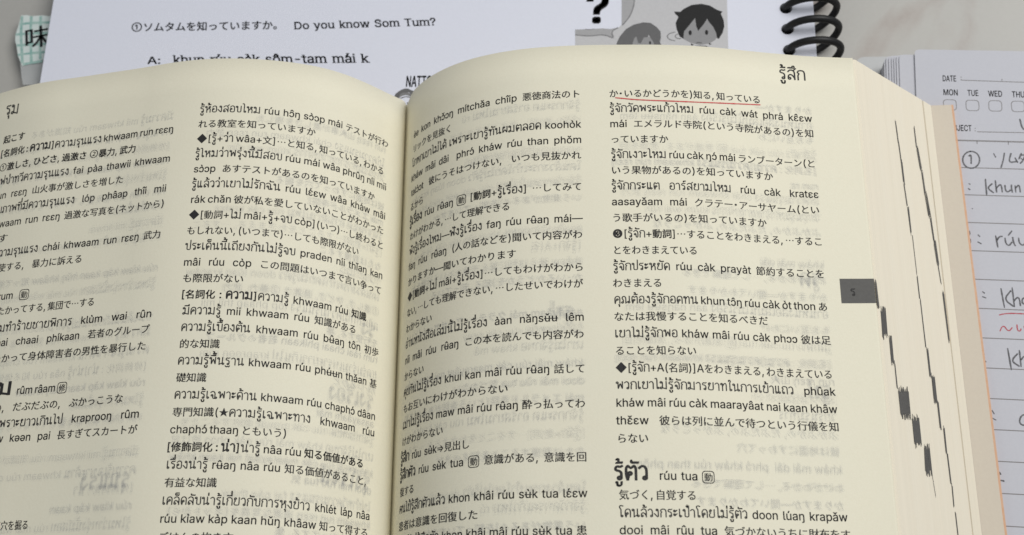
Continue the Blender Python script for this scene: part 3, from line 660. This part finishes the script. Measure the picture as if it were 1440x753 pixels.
TAPE_LINES = [[(-107.96, 36.78), (-104.87, 37.06), (-97.03, 36.9)], [(-108.69, 33.66), (-104.42, 33.8), (-96.61, 33.64)], [(-107.9, 30.31), (-103.95, 30.42), (-96.97, 30.44)], [(-107.22, 27.42), (-104.36, 27.8), (-96.66, 28.08)], [(-105.46, 24.53), (-103.18, 24.85), (-100.15, 25.27)], [(-107.72, 39.25), (-107.25, 33.93), (-106.54, 30.03), (-105.58, 24.88)], [(-105.07, 39.12), (-104.61, 33.81), (-103.96, 29.91), (-103.15, 25.19)], [(-102.47, 38.99), (-101.9, 33.68), (-101.46, 29.79), (-100.82, 25.93)]]

FILM = [(-106.34, 25.34), (-105.36, 21.07), (-104.61, 18.52), (-95.35, 18.12), (-96.24, 30.83), (-104.84, 31.24)]

AJI = (-105.75, 29.35)

NB = {'tl': (122.8, 16.14), 'tr': (148.5, 14.43), 'lefts': [(-3.63, 1.24), (-4.23, 1.21), (-4.75, 1.19), (-5.27, 1.06), (-5.88, 0.93), (-6.48, 0.9)], 'back': [(109.96, 18.65), (103.96, -160.0), (250.0, -168.0), (252.0, 14.649999999999999)], 'rules': [((130.0, -15.77), (144.0, -16.72)), ((130.0, -22.75), (144.0, -23.71)), ((130.0, -29.73), (144.0, -30.69)), ((130.0, -36.72), (144.0, -37.67)), ((130.0, -43.7), (144.0, -44.65)), ((130.0, -50.68), (144.0, -51.64)), ((130.0, -57.67), (144.0, -58.62)), ((130.0, -64.65), (144.0, -65.6)), ((130.0, -71.63), (144.0, -72.58)), ((130.0, -78.61), (144.0, -79.57)), ((130.0, -85.6), (144.0, -86.55)), ((130.0, -92.58), (144.0, -93.53)), ((130.0, -99.56), (144.0, -100.52)), ((130.0, -106.54), (144.0, -107.5)), ((130.0, -113.53), (144.0, -114.48)), ((130.0, -120.51), (144.0, -121.46)), ((130.0, -127.49), (144.0, -128.45)), ((130.0, -134.48), (144.0, -135.43)), ((130.0, -141.46), (144.0, -142.41)), ((130.0, -148.44), (144.0, -149.39)), ((130.0, -155.42), (144.0, -156.38))], 'thick': ((130.3, -8.73), (145.43, -9.76)), 'ticks': [((134.75, -9.09), (134.66, -9.83)), ((141.88, -9.55), (141.78, -10.34)), ((142.37, 6.59), (142.44, 7.17)), ((132.98, 8.16), (132.95, 7.91)), ((132.91, 7.49), (132.88, 7.22)), ((134.74, -5.63), (134.71, -5.87)), ((134.66, -6.28), (134.63, -6.54))], 'dateline': ((132.96, 7.22), (147.43, 6.01)), 'subjline': ((135.03, -6.67), (145.74, -7.32)), 'words': [('DATE', (128.49, 7.14), (131.72, 6.92)), ('MON', (128.26, 3.4), (131.67, 3.14)), ('TUE', (133.9, 2.97), (136.45, 2.8)), ('WED', (138.71, 2.57), (141.94, 2.36)), ('THU', (144.14, 2.15), (147.08, 1.95)), ('SUBJECT', (127.86, -6.05), (133.82, -6.47))], 'boxes': [(127.89, -0.69), (133.11, -1.06), (138.37, -1.39), (143.58, -1.75)]}

# ---------------------------------------------------------------- the open pages as curved sheets
SG = np.linspace(0, 115, 231)
def profile(phi):
    a = np.interp(SG, [0, 4, 10, 18, 30, 45, 65, 88, 115], phi); dx = np.cos(a); dz = np.sin(a)
    h = np.diff(SG)
    return np.concatenate([[0], np.cumsum((dx[1:] + dx[:-1]) / 2 * h)]), np.concatenate([[0], np.cumsum((dz[1:] + dz[:-1]) / 2 * h)]), a
PROF = {'L': profile(PHI_L), 'R': profile(PHI_R)}
def surf(side, s, v, lift=0.0):
    x, z, a = PROF[side]; sg = -1 if side == 'L' else 1
    s = np.asarray(s, float); A = np.interp(s, SG, a)
    vv = np.broadcast_to(np.asarray(v, float), s.shape); f = np.clip((s - 14) / 20, 0, 1) * np.clip((113 - s) / 14, 0, 1)
    lift = lift + f * (0.11 * np.sin(s / 6.5 + vv / 34 + 1) + 0.08 * np.sin(s / 11 - vv / 15) + 0.05 * np.sin(s / 3.7 + vv / 9))   # slight waves in the thin paper
    X = np.interp(s, SG, x) - np.sin(A) * lift; Z = np.interp(s, SG, z) + np.cos(A) * lift
    return np.column_stack([sg * X, -np.broadcast_to(v, s.shape), Z])
PAGE_H = 176.0
Z_REST = -11.1                               # top of the papers the dictionary lies on
Z_DESK = -18.6

desk = mesh('desk', [(-900, -700, Z_DESK), (900, -700, Z_DESK), (900, 700, Z_DESK), (-900, 700, Z_DESK)], [[0, 1, 2, 3]], M['desk']); desk['kind'] = 'structure'

book = thing('open_dictionary', 'thick cream-paged dictionary lying open, Thai, Latin and Japanese print in columns', 'dictionary', (0, -88, Z_REST))
def page_sheet(side):
    n = len(SG); ys = np.linspace(0, PAGE_H, 23); V = []
    top = np.concatenate([surf(side, SG, y) for y in ys]); bot = np.concatenate([surf(side, SG, y, -0.09) for y in ys])
    V = np.concatenate([top, bot]); F = []; m = len(ys); N = n * m
    flip = side == 'L'
    def q(a, b, c, d): F.append([a, d, c, b] if flip else [a, b, c, d])
    for j in range(m - 1):
        for i in range(n - 1):
            a = j * n + i; q(a, a + n, a + n + 1, a + 1); q(N + a, N + a + 1, N + a + n + 1, N + a + n)
    for i in range(n - 1):
        q(i, i + 1, N + i + 1, N + i); a = (m - 1) * n + i; q(a, N + a, N + a + 1, a + 1)
    for j in range(m - 1):
        a = j * n + n - 1; q(a, a + n, N + a + n, N + a)
    return mesh('left_page' if flip else 'right_page', V, np.array(F), M['page'], book, True, 'left page' if flip else 'right page')
pages = {'L': page_sheet('L'), 'R': page_sheet('R')}

Z_B = -9.7
FE = {'R': ((PROF['R'][0][-1], PROF['R'][1][-1]), (124.74, Z_B)), 'L': ((PROF['L'][0][-1], PROF['L'][1][-1]), (119.5, Z_B))}
def page_block(side):
    sg = -1 if side == 'L' else 1
    x, z, a = PROF[side]; pts = [(0.0, -0.6)]
    C = surf(side, SG, 0, -0.42)
    pts += [(abs(p[0]), p[2]) for p in C[6::3]]
    (x0, z0), (x1, z1) = FE[side]; L = math.hypot(x1 - x0, z1 - z0); ux, uz = (x1 - x0) / L, (z1 - z0) / L; nx, nz = -uz, ux
    if pts[-1][0] > x0: pts[-1] = (x0, z0 - .14)
    for t in np.arange(1.2, 28.6, 1.37):      # bundles of leaves are not quite level with one another
        w = random.uniform(-0.05, 0.03); pts.append((x0 + ux * t + nx * w, z0 + uz * t + nz * w))
    for t, w in ((28.75, 0), (28.9, -0.7), (29.1, -0.7), (29.22, 0.05), (L - .1, 0.0)): pts.append((x0 + ux * t + nx * w, z0 + uz * t + nz * w))
    pts += [(x1, z1), (0.0, Z_B)]
    n = len(pts); V = [(sg * p[0], 0, p[1]) for p in pts] + [(sg * p[0], -PAGE_H, p[1]) for p in pts]
    # a fan of side quads, closed by the two end outlines
    F = [[i, (i + 1) % n, n + (i + 1) % n, n + i] for i in range(n)] + [list(range(n - 1, -1, -1)), list(range(n, 2 * n))]
    if side == 'L': F = [f[::-1] for f in F]
    return mesh('page_block', V, F, M['edge'], book, False, ('left' if side == 'L' else 'right') + ' block of cream pages')
blocks = {s: page_block(s) for s in 'LR'}
# covers: board, and the rose endpaper pasted on it
for sg, x1, nm in ((1, 130.05, 'right'), (-1, 125.0, 'left')):
    a, b = sorted((sg * 0.4, sg * x1)); slab('cover', [(a, -PAGE_H), (b, -PAGE_H), (b, 0.15), (a, 0.15)], -11.05, -10.05, M['cover'], book, nm + ' orange cover board')
    a, b = sorted((sg * 0.6, sg * (x1 - 0.55))); slab('endpaper', [(a, -PAGE_H + .4), (b, -PAGE_H + .4), (b, 0.0), (a, 0.0)], -10.04, -9.78, M['endpaper'], book)

# ---- printed lines
def place(side, s0, v0, s1, v1, V, lift):
    sg = -1 if side == 'L' else 1
    Wd = abs((s1 if s1 is not None else s0 + sg * 30) - s0)
    v = v0 + (v1 - v0) * V[:, 0] / max(Wd, 1) - V[:, 1]
    return surf(side, s0 + sg * V[:, 0], v, lift)
for col, s0, v0, s1, v1, text, em in LINES:
    side = col[0]; w = None if s1 is None else abs(s1 - s0)
    if em > 1.2 or s1 is None: V, T = layout(text, em)
    else: V, T = layout(text, em, w)
    mesh('heading' if em > 1.2 or text[0] == '#' else 'text_line', place(side, s0, v0, s1, v1, V, 0.045), T, M['ink'], pages[side])

# ---- print of the other side of the leaf, faint and mirrored
def ghosts(col, s_in, pool, v_start, n, shift, big=(), seed=0):
    side = col[0]; rr = random.Random(seed); parts = []
    lines = [p for p in pool if len(p) > 12]
    for i in range(n):
        t = lines[(i * 3 + seed) % len(lines)].replace('*', '').replace('#', '').replace('◆', '').replace('❸', '')
        if rr.random() < 0.14: continue
        t = t if rr.random() < 0.65 else t[: max(6, int(len(t) * rr.uniform(.3, .8)))]
        if t.count('⟦') != t.count('⟧'): t = t.replace('⟦', '').replace('⟧', '')
        V, T = layout(t, 1.0, None, res=1)
        sc = min(1.0, 44.5 / V[:, 0].max()); V = V * [sc, 1]
        v = v_start + 3.6 * i + shift
        parts.append((V, T, v))
    for (t, v, x) in big:
        V, T = layout(t, 1.0, None, res=1); parts.append((V + [x, 0], T, v))
    vs = []; ts = []; m = 0
    sg = -1 if side == 'L' else 1
    s_right = s_in + 44.9 if side == 'R' else s_in      # right margin of the column as seen
    k = 0
    for (V, T, v) in parts:
        for c in range(9 if V[:, 1].max() < 2.3 else 6):
            jx, jy = rr.gauss(0, .22), rr.gauss(0, .22)
            s = (s_right - V[:, 0] + jx) if side == 'R' else (s_right + V[:, 0] + jx)
            W = surf(side, s, v - V[:, 1] + jy, 0.006 + 0.0035 * c + 0.0004 * (k % 5)); vs.append(W); ts.append(T + m); m += len(W)
        k += 1
    o = mesh('show_through_print', np.concatenate(vs), np.concatenate(ts), M['ghost'], pages[side]); o['kind'] = 'stuff'
TX = {}
for l in LINES: TX.setdefault(l[0], []).append(l[5])
ghosts('LR', 7.5, TX['LL'] + TX['RR'], 14.5, 26, 1.1, [('#รุ่ง#', 60.5, 1.0), ('#รุ่งเรือง#', 76.5, .5), ('#รุ่งโรจน์#', 94.0, .5)], 3)
ghosts('LL', 58.6, TX['LR'], 13.4, 26, 0.9, [('#รุนแรง#', 96.2, 1.0)], 11)
ghosts('RL', 8.7, TX['RR'], 14.2, 26, 1.3, [('#รูป#', 63.0, 2.0)], 5)
ghosts('RR', 59.8, TX['RL'] + TX['LL'], 13.0, 26, 1.5, [('#รูด#', 54.5, 1.0), ('#รูป#', 78.6, 1.0)], 8)

# ---- red pencil line under the first line of the right-hand column
V, T = stroke(UNDERLINE, 0.26)
mesh('red_underline', surf('R', V[:, 0], V[:, 1], 0.06), T, M['red_line'], pages['R'])
# ---- grey thumb-index tab with its letter
tv = np.linspace(TAB[0][1], TAB[1][1], 5); tss = np.linspace(TAB[0][0], 114.98, 30)
V = []; T = []
for j, v in enumerate((52.55, 57.95)):
    for s in tss: V.append((s, v - 0.25 * (s - tss[0]) / 7))
V = np.array(V); n = len(tss)
T = np.array([t for i in range(n - 1) for t in ((i, n + i, n + i + 1), (i, n + i + 1, i + 1))])
mesh('index_tab', surf('R', V[:, 0], V[:, 1], 0.03), T, M['tab_ink'], pages['R'], False, 'grey thumb index tab')
V, T = layout('*ร*', 0.95); mesh('tab_letter', surf('R', 109.7 + V[:, 0], 56.2 - V[:, 1], 0.06), T, M['ink'], pages['R'])
ghost_tab = []
# ---- index marks printed on the fore edge
(x0, z0), (x1, z1) = FE['R']; L = math.hypot(x1 - x0, z1 - z0); ux, uz = (x1 - x0) / L, (z1 - z0) / L; nx, nz = -uz, ux
def fore(t, v, lift=0.09): 
    return (x0 + ux * t + nx * lift, -v, z0 + uz * t + nz * lift)
def index_mark(q, lift=0.09):
    (ta, va), (tb, vb), (tc, vc), (td, vd) = q; V = []; F = []
    w = max(tb - ta, tc - td); n = max(2, int(w / 0.13)); rag = min(0.8, 0.25 + w * 0.35)
    for i in range(n):
        f0, f1 = i / n, (i + 1) / n
        tt0 = ta + (tb - ta) * f0; tt1 = ta + (tb - ta) * f1; bb0 = td + (tc - td) * f0; bb1 = td + (tc - td) * f1
        vt = va + (vb - va) * (f0 + f1) / 2 + random.uniform(-rag, rag); vbm = vd + (vc - vd) * (f0 + f1) / 2 + random.uniform(-rag, rag)
        k = len(V); V += [fore(tt0, vt, lift), fore(tt1, vt + .05, lift), fore(bb1, vbm, lift), fore(bb0, vbm, lift)]; F.append([k + 3, k + 2, k + 1, k])
    mesh('index_mark', V, F, M['tab_ink'], blocks['R'])
for q in MARKS: index_mark(q)
index_mark([(0.15, 52.6), (0.75, 52.8), (0.95, 58.6), (0.15, 58.0)], 0.1)

# ---------------------------------------------------------------- Thai textbook of copied sheets, black plastic coil
tb = thing('spiral_textbook', 'white spiral-bound textbook of copied sheets lying behind the dictionary, black coil on its right', 'textbook', (10, 60, Z_DESK))
HX, HP, HR = 92.78, 5.95, 1.55
HY = [17.33 + HP * k for k in range(0, 30)]
YB, YT = -60.0, 17.33 + HP * 29.5
XL_T, XL_B = -95.0, -99.2          # left edge at the top and the bottom (it leans)
XR_T, XR_B = 102.0, 98.2
def edge_x(y, a, b): return b + (a - b) * (y - YB) / (YT - YB)
def hole_row_plate(name, z0, z1, m):
    """plate with a row of real punched holes"""
    V = []; F = []; K = 20
    ya = 17.33 - HP / 2
    def add(v): V.append(v); return len(V) - 1
    def quad_col(xa, xb, y0, y1):          # top and bottom
        for z, fl in ((z1, 0), (z0, 1)):
            q = [add((xa(y0), y0, z)), add((xb(y0), y0, z)), add((xb(y1), y1, z)), add((xa(y1), y1, z))]; F.append(q[::-1] if fl else q)
    le = lambda y: edge_x(y, XL_T, XL_B); re = lambda y: edge_x(y, XR_T, XR_B)
    hl = lambda y: HX - HP / 2; hr = lambda y: HX + HP / 2
    quad_col(le, hl, YB, YT); quad_col(hr, re, YB, YT); quad_col(hl, hr, YB, ya)
    for k in range(30):
        cy = HY[k]
        ang = [2 * math.pi * (i + .5) / K for i in range(K)]
        for z, fl in ((z1, 0), (z0, 1)):
            O = []; I = []
            for a in ang:
                c, s = math.cos(a), math.sin(a); f = (HP / 2) / max(abs(c), abs(s))
                O.append(add((HX + c * f, cy + s * f, z))); I.append(add((HX + c * HR, cy + s * HR, z)))
            for i in range(K):
                j = (i + 1) % K; q = [I[i], O[i], O[j], I[j]]; F.append(q[::-1] if fl else q)
            if not fl: top = I
            else:
                for i in range(K):
                    j = (i + 1) % K; F.append([top[i], top[j], I[j], I[i]])
    for (f, ya_, yb_) in ((le, YT, YB), (re, YB, YT)):
        q = [add((f(ya_), ya_, z1)), add((f(ya_), ya_, z0)), add((f(yb_), yb_, z0)), add((f(yb_), yb_, z1))]; F.append(q)
    for y, s in ((YT, 1), (YB, -1)):
        q = [add((re(y), y, z1)), add((re(y), y, z0)), add((le(y), y, z0)), add((le(y), y, z1))]; F.append(q if s > 0 else q[::-1])
    return mesh(name, V, F, m, tb)
hole_row_plate('page_stack', -18.5, Z_REST - 0.32, M['stack'])
sheet = hole_row_plate('top_sheet', Z_REST - 0.22, Z_REST - 0.1, M['white'])
ZT = Z_REST - 0.085
def print_line(text, p0, p1, parent, z, m, name='printed_line', em=1.0, serif=False, bold=0, lean=0.0, **kw):
    V, T = layout(text, em, dist(p0, p1), res=2, bold0=bold, maxgap=0.35, **kw)
    if serif: V, T = add_serifs(V, T, em=em * kw.get('lat', 2.28))
    V = V - np.column_stack([V[:, 1] * lean, V[:, 1] * 0])
    return flat_print(name, set_on(V, p0, p1), T, z, m, parent)
pr = sheet
print_line('①ソムタムを知っていますか。', (-75.4, 30.75), (-36.5, 29.6), pr, ZT, M['toner'], cjk=2.95, lean=0.09, bold=1)
print_line('Do you know Som Tum?', (-32.0, 29.2), (4.9, 28.6), pr, ZT, M['toner'], lat=3.0, lean=0.16, serif=True, bold=1)
print_line('A:', (-69.9, 20.8), (-66.4, 20.7), pr, ZT, M['toner'], lat=2.9, lean=0.15, bold=1)
print_line('khun rúu càk sôm-tam mái k', (-63.0, 20.5), (-11.9, 18.6), pr, ZT, M['toner'], lat=3.45, lean=0.2, serif=True, bold=1)
print_line('NATTO', (-2.4, 11.3), (4.2, 11.1), pr, ZT, M['toner'], lat=2.3, bold=2)
for nm, kind, z, pts in TOON:
    if kind.startswith('s'):
        V, T = stroke(pts, float(kind[1:]), False)
    else: V, T = poly2d(pts)
    flat_print('illustration', V, T, ZT + 0.012 * z, M[nm], pr)
V, T = layout('?', 1.0, lat=6.6, bold0=2); w = V[:, 0].max()
flat_print('question_mark', set_on(V, QMARK, (QMARK[0] + 10, QMARK[1] - .35)), T, ZT + 0.06, M['hair'], pr)
# coil
def coil():
    r, wr, xc, zc = 6.5, 0.92, 98.9, -12.3; V = []; F = []; K = 12; per = 44; n = 0
    pts = []
    for k in range(29, -1, -1):
        for i in range(per):
            th = 2 * math.pi * i / per
            adv = max(0, th - math.pi) / math.pi; adv = adv * adv * (3 - 2 * adv)
            pts.append(Vector((xc - r * math.cos(th - .28) , HY[k] + 0.35 * math.sin(th / 2) * (1 if th < math.pi else 1) - HP * adv, zc + 0.78 * r * math.sin(th - .28) + .0)))
    for i, p in enumerate(pts):
        t = (pts[min(i + 1, len(pts) - 1)] - pts[max(i - 1, 0)]).normalized(); a = t.cross(Vector((0, 1, 0))).normalized(); b = t.cross(a)
        for j in range(K):
            q = 2 * math.pi * j / K; V.append(tuple(p + a * wr * math.cos(q) + b * wr * math.sin(q)))
    for i in range(len(pts) - 1):
        for j in range(K): F.append([i * K + j, i * K + (j + 1) % K, (i + 1) * K + (j + 1) % K, (i + 1) * K + j])
    F.append(list(range(K - 1, -1, -1))); F.append([len(V) - K + j for j in range(K)])
    return mesh('coil', V, F, M['coil'], tb, True, 'black plastic binding coil')
coil()
# tape tab with a handwritten character, sticking out at the left
ZTAP = -15.2
tab = slab('tape_tab', TAPE, ZTAP - .12, ZTAP, M['tape'], tb, 'green checked tape tab')
for i, p in enumerate(TAPE_LINES):
    V, T = stroke(p, 0.7, False); flat_print('tape_stripe', V, T, ZTAP + 0.02 + (0.02 if i > 4 else 0), M['tape_line'], tab)
slab('tape_film', FILM, ZTAP - .22, ZTAP - .14, M['film'], tb, 'clear film under the tape')
V, T = layout('味', 1.0, cjk=7.2, bold0=0); flat_print('handwritten_character', set_on(V, AJI, (AJI[0] + 10, AJI[1] + 1.6)), T, ZTAP + 0.08, M['toner'], tab)

# ---------------------------------------------------------------- ruled notebook at the right
nb = thing('ruled_notebook', 'white ruled notebook with day boxes and pencil handwriting, right of the dictionary', 'notebook', (190, -60, Z_DESK))
NB_TL = NB['tl']; ex = Vector((NB['tr'][0] - NB_TL[0], NB['tr'][1] - NB_TL[1])).normalized(); ey = Vector((-ex.y, ex.x))
def nbp(u, v): q = Vector(NB_TL) + ex * u - ey * v; return (q.x, q.y)
NBW, NBH = 128.0, 182.0
def nb_sheet(name, u0, v0, z0, z1, m, r, label=None, w=NBW):
    pts = [nbp(u0, v0), nbp(u0, NBH), nbp(w, NBH), nbp(w, v0)]
    return slab(name, rounded(pts, 0, r), z0, z1, m, nb, label)
nsheet = nb_sheet('top_sheet', 0, 0, Z_REST - .12, Z_REST - .02, M['note'], 1.3)
lefts = NB['lefts']
for i, (u, v) in enumerate(lefts):
    nb_sheet('under_sheet', u, v, Z_REST - 0.75 - .3 * i, Z_REST - 0.46 - .3 * i, M['note'], 1.3)
nb_sheet('page_stack', lefts[-1][0] - .4, lefts[-1][1] + .1, -18.2, Z_REST - 0.5 - .3 * len(lefts), M['stack'], 1.5)
slab('back_cover', rounded(NB['back'], 0, 2.5), -18.58, -18.25, M['back'], nb)
ZN = Z_REST - 0.005
def nb_line(a, b, w, name='ruled_line', m='note_print', extend=None):
    a = Vector(a); b = Vector(b); d = (b - a).normalized()
    if extend: b = a + d * extend[1]; a = a - d * extend[0]
    n = Vector((-d.y, d.x)) * w / 2
    V = np.array([tuple(a + n), tuple(a - n), tuple(b - n), tuple(b + n)]); flat_print(name, V, np.array([(0, 1, 2), (0, 2, 3)]), ZN, M[m], nsheet)
for a, b in NB['rules']: nb_line(a, b, 0.23, extend=(5.5, 118 - 8))
nb_line(*NB['thick'], 0.36, 'heading_rule', extend=(3, 112))
for t in NB['ticks']: nb_line(*t, 0.2, 'rule_tick')
nb_line(*NB['dateline'], 0.2, 'writing_line', extend=(0, 60)); nb_line(*NB['subjline'], 0.2, 'writing_line', extend=(0, 75))
for txt, a, b in NB['words']: print_line(txt, a, b, nsheet, ZN, M['note_print'], 'printed_word', lat=2.15, bold=1)
for (x, y) in NB['boxes']:
    V, T = ring(3.15, 2.95, .8, .17); flat_print('day_box', set_on(V, (x, y), (x + 10, y - .6)), T, ZN, M['note_print'], nsheet)
by = {}
for g, c, pts in HAND: by.setdefault((g, c), []).append(stroke(pts, 0.37 if c == 'pencil' else 0.28))
for (g, c), ps in by.items():
    V, T = join(ps); flat_print('handwriting' if c == 'pencil' else 'red_pen_mark', V, T, ZN + .01, M['pencil' if c == 'pencil' else 'red_pen'], nsheet, {'red': 'red pen mark', 'pencil': None}[c])
